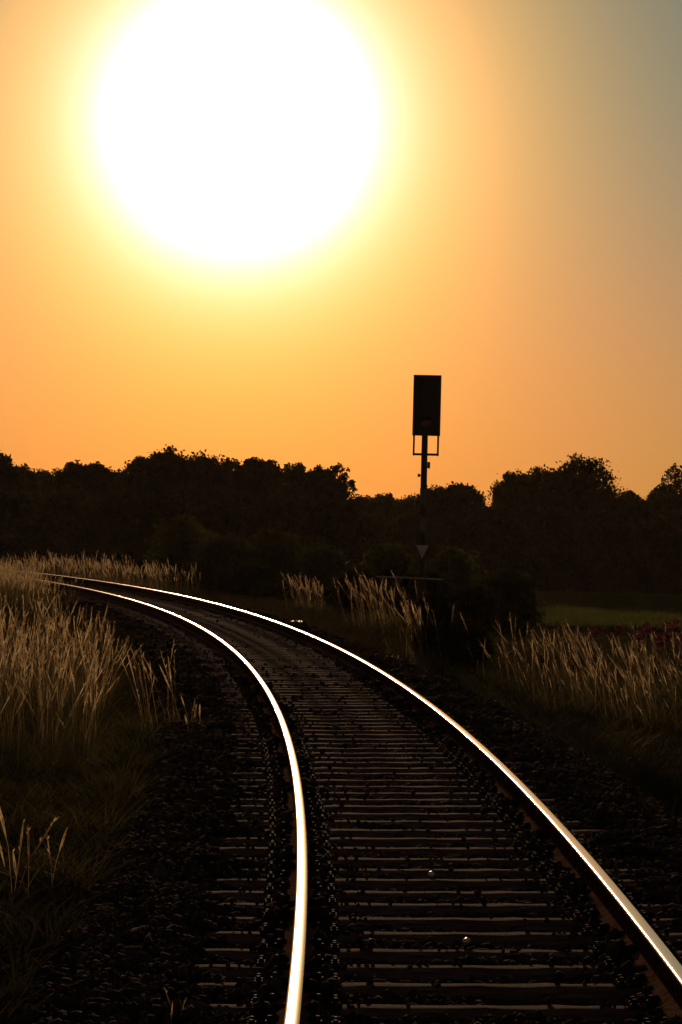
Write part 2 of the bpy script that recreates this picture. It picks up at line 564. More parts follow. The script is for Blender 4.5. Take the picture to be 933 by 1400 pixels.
# ------------------------------------------------------------------ grass
def grass(name, X, Y, Z, H, parent=None, straw=True, heads=1.0, lean=(0, 0), lean_sd=.12, wst=.0028, whead=.0095, nblade=4, blade_h=.5, wblade=.008, mats=None, head_len=.36):
    """stalks with seed heads and blades at their feet: one mesh"""
    n = len(X)
    Vs = []; Fs = []; Ms = []
    base = 0

    def ribbon(px, py, pz, dirx, diry, curve, h, w_prof, ang, mi, t_prof):
        nonlocal base
        m = len(px); k = len(t_prof)
        t_ = np.asarray(t_prof)[None, :]
        cx = px[:, None] + (dirx[:, None] * t_ + curve[0][:, None] * t_ ** 2.5) * h[:, None]
        cy = py[:, None] + (diry[:, None] * t_ + curve[1][:, None] * t_ ** 2.5) * h[:, None]
        droop = np.sqrt(np.maximum(0, 1 - .4 * np.clip(curve[0] ** 2 + curve[1] ** 2, 0, 2)))[:, None]
        cz = pz[:, None] + h[:, None] * t_ * (1 - (1 - droop) * t_)
        wx = np.cos(ang)[:, None] * w_prof; wy = np.sin(ang)[:, None] * w_prof
        A = np.stack([cx - wx, cy - wy, cz], -1); B = np.stack([cx + wx, cy + wy, cz], -1)
        V = np.stack([A, B], 2).reshape(m, 2 * k, 3)
        idx = np.arange(k - 1)
        f = np.stack([idx * 2, idx * 2 + 1, idx * 2 + 3, idx * 2 + 2], -1)
        f = (f[None] + (np.arange(m) * 2 * k)[:, None, None]).reshape(-1, 4) + base
        Vs.append(V.reshape(-1, 3)); Fs.append(f); Ms.append(np.full(len(f), mi))
        base += m * 2 * k
        return cx, cy, cz

    lx = rng.normal(lean[0], lean_sd, n); ly = rng.normal(lean[1], lean_sd, n)
    cu = (rng.normal(lean[0] * .7, .12, n), rng.normal(lean[1] * .7, .12, n))
    ang = rng.normal(0, .7, n)
    if straw:
        cx, cy, cz = ribbon(X, Y, Z, lx, ly, cu, H, wst / 2 * rng.uniform(.7, 1.3, (n, 1)), ang, 2, [0, .35, .7, 1.0])
        # seed heads: a spindle plus short ragged spikelets
        hs = rng.random(n) < heads
        m = hs.sum()
        if m:
            hl = np.minimum(head_len, .42 * H[hs]) * rng.uniform(.6, 1.25, m)
            hx, hy, hz = cx[hs, -1], cy[hs, -1], cz[hs, -1]
            dx = cx[hs, -1] - cx[hs, -2]; dy = cy[hs, -1] - cy[hs, -2]; dz = cz[hs, -1] - cz[hs, -2]
            L = np.sqrt(dx ** 2 + dy ** 2 + dz ** 2) + 1e-6
            ux, uy, uz = dx / L, dy / L, dz / L
            sx, sy, sz = hx - ux * hl * .55, hy - uy * hl * .55, hz - uz * hl * .55
            w = np.array([.15, .7, 1, .75, .1])[None] * whead / 2 * rng.uniform(.5, 1.3, (m, 1))
            for a in (0, 1.5):
                ribbon(sx, sy, sz, ux / np.maximum(uz, .3), uy / np.maximum(uz, .3), (np.zeros(m), np.zeros(m)), hl * uz, w, ang[hs] + a, 0, [0, .2, .45, .75, 1.0])
            # spikelets
            for _ in range(5):
                tt = rng.uniform(.1, .95, m)
                qx, qy, qz = sx + ux * hl * tt, sy + uy * hl * tt, sz + uz * hl * tt
                a2 = rng.uniform(0, 6.28, m)
                ribbon(qx, qy, qz, np.cos(a2) * .55 + ux, np.sin(a2) * .55 + uy, (np.zeros(m), np.zeros(m)), hl * .13, np.array([.3, 1, .1])[None] * whead / 3.0 * np.ones((m, 1)), rng.uniform(0, 3.14, m), 0, [0, .5, 1])
    for _ in range(nblade):
        bx = X + rng.normal(0, .04, n); by = Y + rng.normal(0, .04, n)
        a = rng.uniform(0, 6.28, n); l = np.abs(rng.normal(.25, .18, n))
        c = rng.uniform(.2, 1.0, n)
        ribbon(bx, by, Z, np.cos(a) * l, np.sin(a) * l, (np.cos(a) * c, np.sin(a) * c), blade_h * rng.uniform(.5, 1.3, n), np.array([1, .9, .6, .05])[None] * wblade / 2 * np.ones((n, 1)), rng.uniform(0, 3.14, n), 1, [0, .35, .7, 1.0])
    return np_mesh(name, np.concatenate(Vs), np.concatenate(Fs), mats or [M_straw, M_blade, M_stem], np.concatenate(Ms), parent=parent)


def clumped(x0, x1, y0, y1, n, dlo, dhi, f=1.2, thr=-.1, seed=0.0, frame=True):
    """random points of a patch, gathered in clumps, between two offsets from the track"""
    X = rng.uniform(x0, x1, n); Y = rng.uniform(y0, y1, n)
    d, s = to_track(X, Y)
    k = (d > dlo) & (d < dhi) & (wob(X, Y, f, seed) + rng.normal(0, .25, n) > thr)
    if frame:
        k &= np.abs(X) < Y * .112 + .4
    X, Y, d = X[k], Y[k], d[k]
    return X, Y, terrain_z(X, Y, d), d


# tall dry grass on the inside of the curve
parts = [clumped(-11.5, -7.6, 82, 99, 2600, -3.6, -1.5, 1.0, -.5, 1.9),
         clumped(-11, -5.6, 74, 98, 2200, -5, -1.7, 1.1, .05, 2.9),
         clumped(-5.5, -1.2, 27, 41, 3000, -9, -2.4, 1.6, .05, 0.4),
         clumped(-8, -2, 42, 62, 900, -4.2, -2.9, .9, .45, 1.7),
         clumped(-8.2, -3, 73, 95, 2600, -5, -2.2, .8, .1, 2.2)]
X, Y, Z, d = (np.concatenate([p[i] for p in parts]) for i in range(4))
H = rng.uniform(.5, 1.2, len(X)) ** .8 * (1 - .35 * (1 - sstep(-2.9, -2.1, -d) * 0 - sstep(2.0, 2.9, -d)))
o = grass('tall_grass', X, Y, Z, np.clip(H, .4, 1.35), lean=(.02, -.02), lean_sd=.055)
tag(o, 'tall dry golden grass glowing against the sun left of the track', 'grass', kind='stuff')

# grass on the outside of the curve, far left
X, Y, Z, d = clumped(-11.2, -4.5, 100, 128, 2200, 2.0, 9, 1.1, .25, .6)
o = grass('tall_grass', X, Y, Z, np.clip(rng.normal(.8, .12, len(X)), .4, 1.2), lean=(-.05, 0), wst=.006, whead=.02)
tag(o, 'pale dry grass in the distance beyond the far end of the rails', 'grass', kind='stuff')

# right verge
parts = [clumped(2.0, 5.6, 37, 49, 420, 2.6, 9, 1.8, .1, 3.3), clumped(3.0, 5.8, 36, 48, 640, 2.9, 9, 1.9, .15, 1.3)]
X, Y, Z, d = (np.concatenate([p[i] for p in parts]) for i in range(4))
o = grass('tall_grass', X, Y, Z, np.clip(rng.uniform(.4, 1.02, len(X)), .4, 1.5), wst=.0024, whead=.008, lean=(-.14, 0), lean_sd=.07)
tag(o, 'tall dry grass leaning left on the right verge in front of the field', 'grass', kind='stuff')

# low weeds on both verges
parts = [clumped(-3.2, -.6, 11, 27, 9000, -9, -1.9, 2.2, -.1, .9), clumped(-4.5, -1, 20, 45, 5000, -9, -1.9, 2.0, .1, 1.9), clumped(-11, -2, 42, 100, 9000, -9, -1.9, 1.0, -.2, 6.1),
         clumped(1.8, 5.5, 14, 50, 14000, 2.1, 9, 1.4, -.15, 2.9), clumped(-9, 14, 50, 128, 26000, 2.2, 24, 1.1, -.3, 4.4)]
X, Y, Z, d = (np.concatenate([p[i] for p in parts]) for i in range(4))
o = grass('low_weeds', X, Y, Z, np.full(len(X), .3), straw=False, nblade=5, blade_h=.26, wblade=.016, mats=[M_straw, M_weed])
tag(o, 'low dark weeds and grass covering the ground on both sides of the ballast', 'weeds', kind='stuff')
o.data.materials[0] = M_weed

# dim olive grass in front of the tall stand on the left
X, Y, Z, d = clumped(-4.2, -1.2, 18, 33, 5200, -9, -1.95, 1.9, -.1, 5.1)
o = grass('low_grass', X, Y, Z, np.full(len(X), .3), straw=False, nblade=5, blade_h=.34, wblade=.006)
tag(o, 'dim olive low grass in front of the tall golden stand on the left', 'grass', kind='stuff')

# crop on the field
X = rng.uniform(4.6, 24, 26000); Y = rng.uniform(FY0, FY1, 26000)
d, s = to_track(X, Y)
o = grass('field_crop', X, Y, terrain_z(X, Y, d) + .05, np.full(len(X), .3), straw=False, nblade=3, blade_h=.22, wblade=.05, mats=[M_crop, M_crop])
tag(o, 'low green crop covering the field on the right', 'crop', kind='stuff')


def clump(px, py_base, Y, n, rad, h, label, lean=(0, 0), sd=.1, wst=.0035, whead=.011, nblade=3, blade_h=.35, name='grass_clump', cat='grass clump', group=None, stretch=1.0):
    c = at(px, py_base, Y)
    z0 = ground_at(c.x, Y)
    X = rng.normal(0, rad * stretch, n); Yy = rng.normal(0, rad, n)
    zz = np.array([ground_at(c.x + a, Y + b_) for a, b_ in zip(X, Yy)]) - z0
    o = grass(name, X, Yy, zz, np.clip(rng.normal(h, h * .15, n), h * .5, h * 1.4), lean=lean, lean_sd=sd, wst=wst, whead=whead, nblade=nblade, blade_h=blade_h)
    o.location = (c.x, Y, z0)
    return tag(o, label, cat, group)


clump(218, 985, 31.5, 15, .11, .62, 'small clump of glowing dry grass standing alone on the ballast slope left of the track', lean=(-.12, 0), sd=.08)
clump(198, 965, 33.5, 4, .04, .72, 'thin tuft of a few tall stalks just left of the lone glowing grass clump', lean=(-.04, 0), sd=.06)
clump(268, 985, 31, 7, .05, .35, 'faint short tuft of grass between the lone clump and the left rail', lean=(-.1, 0))
clump(20, 1215, 17.6, 7, .05, .5, 'sparse clump of dry stalks at the left edge above the dark corner', sd=.1, wst=.003, whead=.012)
clump(72, 1205, 17.9, 2, .01, .42, 'lone pair of dry stalks beside the sparse clump at the left edge', sd=.05, wst=.003, whead=.012)
clump(232, 1380, 12.8, 3, .03, .2, 'small dim tuft of grass at the bottom left beside the sleeper ends', sd=.3, wst=.002, whead=.004, nblade=3, blade_h=.22)
clump(422, 832, 92, 55, .34, .8, 'isolated clump of pale dry grass beyond the right rail, left of the signal', lean=(-.08, 0), wst=.006, whead=.02, stretch=.8)
clump(525, 858, 77, 65, .45, .95, 'broad clump of dry grass below and left of the signal mast', lean=(-.14, 0), wst=.006, whead=.02, stretch=.9)
clump(575, 876, 56, 26, .22, .95, 'thin clump of dry grass at the foot of the signal mast', lean=(-.12, 0), wst=.006, whead=.02)
clump(265, 915, 41, 25, .2, .12, 'low tuft of grass growing beside the left rail ahead of the lone clump', wst=.003, whead=.006, nblade=5, blade_h=.16)
clump(400, 890, 46, 30, .22, .08, 'low brown weed patch growing between the rails in the bend', wst=.003, whead=.006, nblade=6, blade_h=.2)
clump(520, 905, 47, 45, .35, .12, 'low dry tuft of grass just right of the right rail in the bend', wst=.004, whead=.01, nblade=6, blade_h=.2)

# ------------------------------------------------------------------ pink flowers on the right verge
FLW = [(811, 864, 46, .10), (846, 862, 47, .10), (875, 868, 45, .11), (886, 858, 48, .12), (903, 876, 45, .12), (911, 872, 46, .10), (913, 857, 49, .12), (924, 853, 48, .12), (931, 875, 45, .12), (742, 901, 43, .07)]
FLL = ['pink flower head nearest the middle of the verge, apart from the others', 'third pink flower from the left, on a thin stem above the dry grass', 'pink flower in the right verge, low between two thin stalks',
       'pink flower rising behind a straight dry stalk on the right verge', 'broad pink flower head low in the thick of the right verge', 'small pink flower touching the broad low flower head', 'pink flower just below the field edge near the right border',
       'topmost pink flower of the right verge', 'pink flower cut by the right edge of the picture', 'small dim pink flower low at the left of the verge grass']
for (px, py, Y, r), lb in zip(FLW, FLL):
    r *= .72
    top = at(px, py, Y)
    gz_ = ground_at(top.x, Y)
    e = empty('pink_flower', (top.x, Y, gz_), lb, 'flower', 'pink flowers on the right verge')
    h = top.z - gz_
    mb = MB(); mb.tube([(0, 0, -.05), (.01, 0, h * .5), (0, 0, h)], [.006, .005, .003], 5); mb.build('stem', M_blade, e)
    n = 80
    zz = rng.uniform(-1, 1, n); rr = r * np.sqrt(1 - zz ** 2 * .8) * rng.uniform(.3, 1, n); a = rng.uniform(0, 6.28, n)
    C = np.stack([np.cos(a) * rr, np.sin(a) * rr, h + zz * r * .9], 1)
    U = rng.normal(0, 1, (n, 3)); U /= np.linalg.norm(U, axis=1)[:, None]
    W = np.cross(U, rng.normal(0, 1, (n, 3))); W /= np.linalg.norm(W, axis=1)[:, None]
    q = .02
    V = np.stack([C - U * q, C + W * q, C + U * q, C - W * q], 1).reshape(-1, 3)
    np_mesh('petals', V, np.arange(4 * n).reshape(-1, 4), M_flower, parent=e)
    n = 24
    C = np.stack([rng.normal(0, .04, n), rng.normal(0, .04, n), rng.uniform(.15, .85, n) * h], 1)
    U = rng.normal(0, 1, (n, 3)); U /= np.linalg.norm(U, axis=1)[:, None]
    W = np.cross(U, (0, 0, 1.0)); W /= np.linalg.norm(W, axis=1)[:, None]
    V = np.stack([C, C + U * .05 + W * .01, C + U * .1, C + U * .05 - W * .01], 1).reshape(-1, 3)
    np_mesh('leaves', V, np.arange(4 * n).reshape(-1, 4), M_blade, parent=e)

# ------------------------------------------------------------------ trees and shrubs
def leaf_quads(C, size, rr):
    n = len(C)
    U = rr.normal(0, 1, (n, 3)); U /= np.linalg.norm(U, axis=1)[:, None]
    W = np.cross(U, rr.normal(0, 1, (n, 3))); W /= np.linalg.norm(W, axis=1)[:, None]
    sz = size * rr.uniform(.5, 1.4, (n, 1))
    return np.stack([C - U * sz, C - U * sz * .1 + W * sz * .6, C + U * sz, C + U * sz * .1 - W * sz * .55], 1).reshape(-1, 3)


def tree(name, px, ytop, wpx, Y, label, cat, group=None, leaf=0, kind='round', base=None, n_leaf=6500, lsize=.12, seed=1, zbase_off=0.0):
    rr = np.random.default_rng(seed)
    top = at(px, ytop, Y)
    gz_ = ground_at(top.x, Y)
    H = top.z - gz_
    W = wpx / FPX * Y
    e = empty(name, (top.x, Y, gz_), label, cat, group)
    shrub = kind == 'shrub'
    lo = .02 if shrub else .22
    # a full body of foliage first, then many smaller bumps over its outside
    zc = (lo + 1) / 2 * H
    hz_ = (1 - lo) / 2 * H
    R = min(W, H)
    cs = []
    for i in range(20):
        v = rr.normal(0, 1, 3); v /= np.linalg.norm(v)
        q = v * rr.uniform(.1, .74)
        cs.append((q[0] * W / 2, q[1] * W / 2, zc + q[2] * hz_ * .95, rr.uniform(.22, .33) * R))
    nb = {'round': 46, 'spiky': 46, 'lacy': 40, 'shrub': 34}[kind]
    for i in range(nb):
        v = rr.normal(0, 1, 3); v /= np.linalg.norm(v)
        if kind != 'shrub' and v[2] < -.5:
            v[2] = -v[2]
        cr = rr.uniform(.06, .15) * R * (1.15 if kind == 'round' else .9)
        k = rr.uniform(.86, 1.03)
        # superellipse: fuller shoulders than a ball
        sq = (abs(v[0]) ** 2.6 + abs(v[1]) ** 2.6 + abs(v[2]) ** 2.6) ** (-1 / 2.6)
        q = v * sq * k
        cs.append((q[0] * (W / 2 - cr * .5), q[1] * (W / 2 - cr * .5), max(zc + q[2] * (hz_ - cr * .9), cr * .3), cr))
    cr = .13 * R
    cs.append((rr.uniform(-.1, .1) * W, 0, H - cr * 1.05, cr))
    if kind == 'spiky':
        for _ in range(7):
            cr = rr.uniform(.045, .075) * R
            xx = rr.uniform(-.42, .42)
            cs.append((xx * W, 0, H * rr.uniform(.9, 1.0) - cr - abs(xx) * .25 * H, cr))
            cs.append((xx * W, 0, cs[-1][2] - cr * 1.5, cr * 1.4))
    cs = np.array(cs)
    wgt = cs[:, 3] ** 1.7; wgt /= wgt.sum()
    n_leaf = int(n_leaf * (.55 if kind == 'lacy' else 1))
    ci = rr.choice(len(cs), n_leaf, p=wgt)
    v = rr.normal(0, 1, (n_leaf, 3)); v /= np.linalg.norm(v, axis=1)[:, None]
    rad = cs[ci, 3] * np.clip(rr.normal(.74, .27, n_leaf), .05, 1.4)
    C = cs[ci, :3] + v * rad[:, None] * np.array([1, 1, .85])
    C[:, 2] = np.maximum(C[:, 2], .05)
    V = leaf_quads(C, lsize, rr)
    # the dense inside of the crown
    nb_ = {'round': 3200, 'spiky': 3000, 'lacy': 900, 'shrub': 1500}[kind]
    q = rr.normal(0, 1, (nb_, 3)); q /= np.linalg.norm(q, axis=1)[:, None]
    q *= (np.abs(q) ** 2.4).sum(1)[:, None] ** (-1 / 2.4)
    q *= (rr.random((nb_, 1)) ** .45) * (.86 if kind != 'lacy' else .7)
    Ci = np.stack([q[:, 0] * W / 2, q[:, 1] * W / 2, np.maximum(zc + q[:, 2] * hz_, .05)], 1)
    V = np.concatenate([V, leaf_quads(Ci, lsize * 1.9, rr)])
    n_leaf += nb_
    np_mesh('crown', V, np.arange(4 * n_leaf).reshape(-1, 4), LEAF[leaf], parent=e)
    mb = MB()
    tr = .028 * H if not shrub else .018 * H
    th_ = H * (.62 if not shrub else .35)
    bend = rr.normal(0, .03 * H, 2)
    mb.tube([(0, 0, -.2), (0, 0, H * .1), (bend[0] * .6, bend[1] * .6, th_ * .6), (bend[0], bend[1], th_), (bend[0] * 1.3, bend[1], H * .9)], [tr * 1.4, tr, tr * .75, tr * .5, tr * .12], 7)
    for c in cs[rr.permutation(len(cs))[:12]]:
        z0 = min(c[2] * .7, th_ * rr.uniform(.45, 1.0))
        f = min(1, z0 / th_)
        a0 = Vector((bend[0] * f, bend[1] * f, z0))
        c3 = Vector(c[:3])
        mid = a0.lerp(c3, .5) + Vector((0, 0, -.04 * H))
        mb.tube([a0, mid, c3], [tr * .4, tr * .25, tr * .06], 5)
    mb.build('trunk', M_bark, e, smooth=50)
    return e


G_L = 'trees of the dark wood on the left'
G_R = 'trees of the dark wood on the right'
TREES = [
    (-6, 617, 64, 178, 'round', G_L, 'dark tree cut off by the left edge of the picture'),
    (28, 634, 46, 195, 'spiky', G_L, 'lower dark tree beside the one at the left edge'),
    (62, 639, 58, 215, 'round', G_L, 'flat-topped low tree in the far left of the wood'),
    (102, 629, 46, 190, 'spiky', G_L, 'tree with a ragged tuft above the left part of the wood'),
    (133, 631, 50, 196, 'spiky', G_L, 'pointed tree just right of the ragged tufted one'),
    (160, 643, 44, 205, 'round', G_L, 'low tree in the dip left of the tallest tree'),
    (196, 622, 56, 182, 'round', G_L, 'broad tree forming the left shoulder of the tallest tree'),
    (229, 609, 62, 178, 'round', G_L, 'tallest tree of the wood on the left'),
    (275, 617, 62, 184, 'round', G_L, 'rounded tree right of the tallest tree'),
    (312, 627, 50, 192, 'round', G_L, 'even-topped tree in the middle of the left wood'),
    (345, 623, 44, 186, 'spiky', G_L, 'tree with twin narrow tips in the middle of the left wood'),
    (371, 627, 40, 190, 'spiky', G_L, 'narrow tree right of the twin-tipped one'),
    (405, 632, 52, 188, 'round', G_L, 'tree of middling height in the right half of the left wood'),
    (438, 635, 46, 184, 'spiky', G_L, 'tree with small knobbly tips next to the lacy end tree'),
    (463, 634, 42, 174, 'lacy', G_L, 'lacy tree with sky showing through at the right end of the left wood'),
    (494, 676, 40, 240, 'spiky', G_R, 'low far tree in the gap right of the lacy end tree'),
    (528, 672, 46, 232, 'spiky', G_R, 'low pointed tree in the gap left of the signal mast'),
    (560, 676, 46, 228, 'round', G_R, 'low rounded tree just left of the signal mast'),
    (588, 668, 44, 222, 'spiky', G_R, 'low tree directly behind the signal mast'),
    (624, 655, 76, 205, 'round', G_R, 'dome-shaped tree just right of the signal mast'),
    (672, 690, 40, 230, 'round', G_R, 'lowest tree in the notch between the dome-shaped and the paired trees'),
    (706, 642, 58, 208, 'round', G_R, 'left half of the pair of big trees on the right'),
    (748, 636, 60, 212, 'round', G_R, 'middle tree joining the big pair on the right'),
    (797, 619, 84, 206, 'round', G_R, 'tallest dome-shaped tree of the right wood'),
    (858, 670, 46, 215, 'spiky', G_R, 'low tree right of the tallest tree on the right'),
    (888, 678, 46, 222, 'lacy', G_R, 'low thin tree near the right edge'),
    (932, 633, 50, 204, 'lacy', G_R, 'tall tree cut off by the right edge of the picture'),
    (908, 664, 40, 210, 'spiky', G_R, 'small tree leaning against the tree at the right edge'),
]
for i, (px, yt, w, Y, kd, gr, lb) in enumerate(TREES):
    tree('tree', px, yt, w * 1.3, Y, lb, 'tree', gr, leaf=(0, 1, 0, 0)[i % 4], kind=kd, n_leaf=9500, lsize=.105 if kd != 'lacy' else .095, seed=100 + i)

G_S = 'shrubs along the edge of the wood'
SHR = [
    # the dark under-edge of the wood
    (20, 668, 120, 168, 0, 'broad dark shrub below the trees at the left edge'), (95, 664, 120, 172, 0, 'broad dark shrub below the ragged tufted tree'),
    (165, 668, 120, 165, 0, 'broad dark shrub filling the dip below the left wood'), (240, 656, 130, 166, 0, 'broad dark shrub below the tallest left tree'),
    (315, 660, 125, 168, 0, 'tall dark shrub in the middle of the left wood'), (385, 664, 125, 165, 0, 'tall dark shrub below the narrow trees of the left wood'),
    (446, 672, 86, 162, 0, 'tall dark shrub under the lacy end tree'), (505, 694, 96, 200, 0, 'dark shrub filling the gap between the two woods'),
    (570, 694, 100, 200, 0, 'dark shrub at the edge of the wood far behind the signal mast'), (640, 684, 100, 196, 0, 'dark shrub under the dome-shaped tree'),
    (705, 684, 110, 197, 0, 'dark shrub at the far field edge under the left big tree'), (775, 672, 120, 198, 0, 'dark shrub at the far field edge under the tallest right tree'),
    (845, 690, 110, 197, 0, 'dark shrub at the far field edge below the low trees'), (915, 690, 110, 197, 0, 'dark shrub at the far field edge by the right border'),
    (670, 740, 120, 196, 0, 'low dark shrub at the left end of the field'), (740, 745, 110, 195, 0, 'low dark shrub on the far field edge left of centre'), (810, 745, 120, 195, 0, 'low dark shrub in the middle of the far field edge'), (890, 745, 130, 195, 0, 'low dark shrub on the right of the far field edge'),
    # nearer
    (250, 700, 96, 128, 2, 'olive green shrub with a few sunlit leaves below the tallest left tree'), (195, 738, 90, 140, 0, 'low dark shrub behind the far end of the rails'),
    (120, 728, 130, 150, 0, 'low dark shrub behind the pale far grass'), (35, 726, 130, 150, 0, 'low dark shrub at the left edge behind the pale grass'),
    (312, 728, 110, 118, 1, 'dark bush on the outside of the bend above the far rails'), (370, 716, 110, 124, 1, 'tall dark bush in the bend behind the rails'),
    (345, 770, 90, 108, 0, 'low dark bush close to the outer rail in the bend'), (272, 765, 80, 112, 0, 'low dark bush close to the far part of the outer rail'),
    (440, 742, 100, 118, 1, 'dark bush behind the isolated clump of pale grass'), (530, 738, 90, 106, 2, 'olive bush left of the signal mast'),
    (620, 744, 100, 104, 2, 'olive bush right of the triangular board'), (580, 778, 80, 84, 0, 'low dark bush just behind the foot of the signal mast'),
    (690, 774, 104, 92, 1, 'rounded dark bush at the left end of the field'), (648, 800, 60, 82, 0, 'small dark bush in front of the rounded one'), (592, 808, 56, 58, 0, 'small dark bush in front of the signal foot, under the triangular board'), (636, 850, 60, 56, 0, 'low dark bush between the signal and the right verge grass'), (490, 775, 70, 96, 0, 'low dark bush behind the broad clump of dry grass'),
]
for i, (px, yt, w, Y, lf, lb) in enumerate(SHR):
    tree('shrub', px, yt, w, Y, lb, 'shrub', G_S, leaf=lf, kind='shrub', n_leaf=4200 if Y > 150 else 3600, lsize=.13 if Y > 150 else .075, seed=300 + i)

# ------------------------------------------------------------------ railway signal
SY = 62.0
base = at(575, 850, SY)
gz_ = ground_at(base.x, SY)
sig = empty('railway_signal', (base.x, SY, gz_), 'tall dark light signal on a slim mast right of the track, against orange sky', 'signal')


def sl(px, py):
    v = at(px, py, SY)
    return v.x - base.x, v.z - gz_


tx, tz = sl(583.5, 590)
bx0, bz0 = 0.0, 0.0
mb = MB(); mb.box((0, 0, -.22), (.45, .45, .5), .02); mb.build('foundation', M_rim, sig)
mb = MB(); mb.tube([(0, 0, .1), (0, 0, 2.2)], [.07, .068], 16); mb.tube([(0, 0, 2.2), (0, 0, tz + .35)], [.062, .056], 16); mb.build('mast', M_mast, sig, smooth=40)
# backboard with raised rim
x0, z0 = sl(564.5, 596); x1, z1 = sl(603, 513)
cx_, cz_ = (x0 + x1) / 2, (z0 + z1) / 2
bw, bh = 38 / FPX * SY, 83 / FPX * SY
mb = MB(); mb.box((0, 0, 0), (bw, .05, bh), .006)
bb = mb.build('backboard', M_rim, sig); bb.location = (.022, -.09, cz_); bb.rotation_euler = (0, 0, math.radians(-4))
mb = MB()
r_ = .055
mb.box((0, -.035, bh / 2 - r_ / 2 - .002), (bw - .004, .03, r_), .004); mb.box((0, -.035, -bh / 2 + r_ / 2 + .002), (bw - .004, .03, r_), .004)
mb.box((-bw / 2 + r_ / 2 + .002, -.035, 0), (r_, .03, bh - 2 * r_ - .01), .004); mb.box((bw / 2 - r_ / 2 - .002, -.035, 0), (r_, .03, bh - 2 * r_ - .01), .004)
mb.build('rim', M_rim, bb)
mb = MB(); mb.box((0, -.028, 0), (bw - 2 * r_ - .03, .008, bh - 2 * r_ - .03)); mb.build('face_panel', M_black, bb)
lz = -bh / 2 + .24
mb = MB()
N = 24
vs = [(math.cos(a) * .1, -.036, math.sin(a) * .1 + lz) for a in np.linspace(0, 2 * math.pi, N, endpoint=False)]
vs += [(math.cos(a) * .06, -.052, math.sin(a) * .06 + lz) for a in np.linspace(0, 2 * math.pi, N, endpoint=False)] + [(0, -.058, lz)]
fs = [(k, (k + 1) % N, N + (k + 1) % N, N + k) for k in range(N)] + [(N + k, N + (k + 1) % N, 2 * N) for k in range(N)]
mb.add(vs, fs); ln = mb.build('lens', M_lens, bb, smooth=60); ln['label'] = 'round amber lens low on the signal face'
mb = MB()
pts = []
A = np.linspace(math.radians(15), math.radians(165), 14)
vs = []
for a in A:
    for (r, y) in ((.113, -.033), (.113, -.2 + .05 * abs(math.cos(a))), (.117, -.2 + .05 * abs(math.cos(a))), (.117, -.033)):
        vs.append((math.cos(a) * r, y, math.sin(a) * r + lz))
fs = []
for i in range(len(A) - 1):
    for k in range(4):
        fs.append((i * 4 + k, i * 4 + (k + 1) % 4, (i + 1) * 4 + (k + 1) % 4, (i + 1) * 4 + k))
fs += [(0, 1, 2, 3), tuple((len(A) - 1) * 4 + k for k in (3, 2, 1, 0))]
mb.add(vs, fs); mb.build('lens_hood', M_black, bb)
mb = MB(); mb.box((0, .13, .05), (.26, .2, bh * .8), .015); mb.build('lamp_housing', M_black, bb)
# U-shaped step frame below the board
mb = MB()
lx_, lz_ = sl(566.5, 597); rx_, rz_ = sl(599, 597); _, bz_ = sl(582, 621)
lx_, rx_ = .022 - .225, .022 + .225
for x in (lx_, rx_):
    mb.box((x, -.05, (lz_ + bz_) / 2 + .02), (.035, .04, lz_ - bz_ + .1), .004)
mb.box(((lx_ + rx_) / 2, -.05, bz_ - .005), (rx_ - lx_ + .035, .045, .042), .004)
mb.build('step_frame', M_mast, sig)
_, bxz = sl(586, 636)
mb = MB(); mb.box((.085, -.01, bxz), (.05, .1, .12), .008); mb.build('junction_box', M_mast, sig)
_, kz = sl(576, 650)
mb = MB(); mb.tube([(-.05, 0, kz), (-.1, 0, kz)], [.012, .012], 8); mb.tube([(-.095, 0, kz - .03), (-.095, 0, kz + .03)], .022, 8); mb.build('bracket', M_mast, sig)
# striped mast plate
_, za = sl(580, 668); _, zb = sl(579, 730)
pw = .125
mp_ = MB(); mp_.box((0, -.075, (za + zb) / 2), (pw + .01, .01, za - zb + .01), .002); pl = mp_.build('mast_plate', M_red, sig)
L_ = za - zb
for (f0, f1, nm) in ((.02, .36, 'upper'), (.62, .98, 'lower')):
    zt, zbm = za - L_ * f0, za - L_ * f1
    poly = [(-pw / 2, zt), (pw / 2, zt), (pw / 2, zbm + (0 if nm == 'lower' else -.05)), (-pw / 2, zbm + (0 if nm == 'lower' else .05))]
    if nm == 'lower':
        poly = [(-pw / 2, zt + .05), (pw / 2, zt - .05), (pw / 2, zbm), (-pw / 2, zbm)]
    m2 = MB(); m2.prism(poly, -.087, -.0825); m2.build('white_stripe', M_shaded_white, pl)
# triangular board
_, zt = sl(579, 744.5); _, zp = sl(579, 766)
w2 = 10.8 / FPX * SY
m2 = MB(); m2.prism([(-w2 - .02, zt + .012), (w2 + .02, zt + .012), (0, zp - .03)], -.095, -.075); tb = m2.build('triangle_board', M_black, sig); tb['label'] = 'white triangular board with black edge, point down'
m2 = MB(); m2.prism([(-w2 + .03, zt - .012), (w2 - .03, zt - .012), (0, zp + .025)], -.101, -.0975); m2.build('white_face', M_white, tb)

# low pipe barrier by the signal
pA = at(515, 788.5, 58.5); pB = at(606, 793, 58.5)
gA, gB = ground_at(pA.x, 58.5), ground_at(pB.x, 58.5)
pb = empty('pipe_barrier', (pA.x, 58.5, gA), 'low metal pipe barrier among the weeds at the foot of the signal', 'barrier')
Lx = pB.x - pA.x
mb = MB(); mb.tube([(0, 0, pA.z - gA), (Lx * .45, 0, pA.z - gA - .004), (Lx, 0, pB.z - gA + .01)], .013, 8); mb.build('top_rail', M_pipe, pb, smooth=50)
for q in (.04, .5, .96):
    mb = MB(); mb.tube([(Lx * q, .005, -.3), (Lx * q, .005, (pA.z + pB.z) / 2 - gA - .02)], .011, 8); mb.build('post', M_mast, pb, smooth=50)

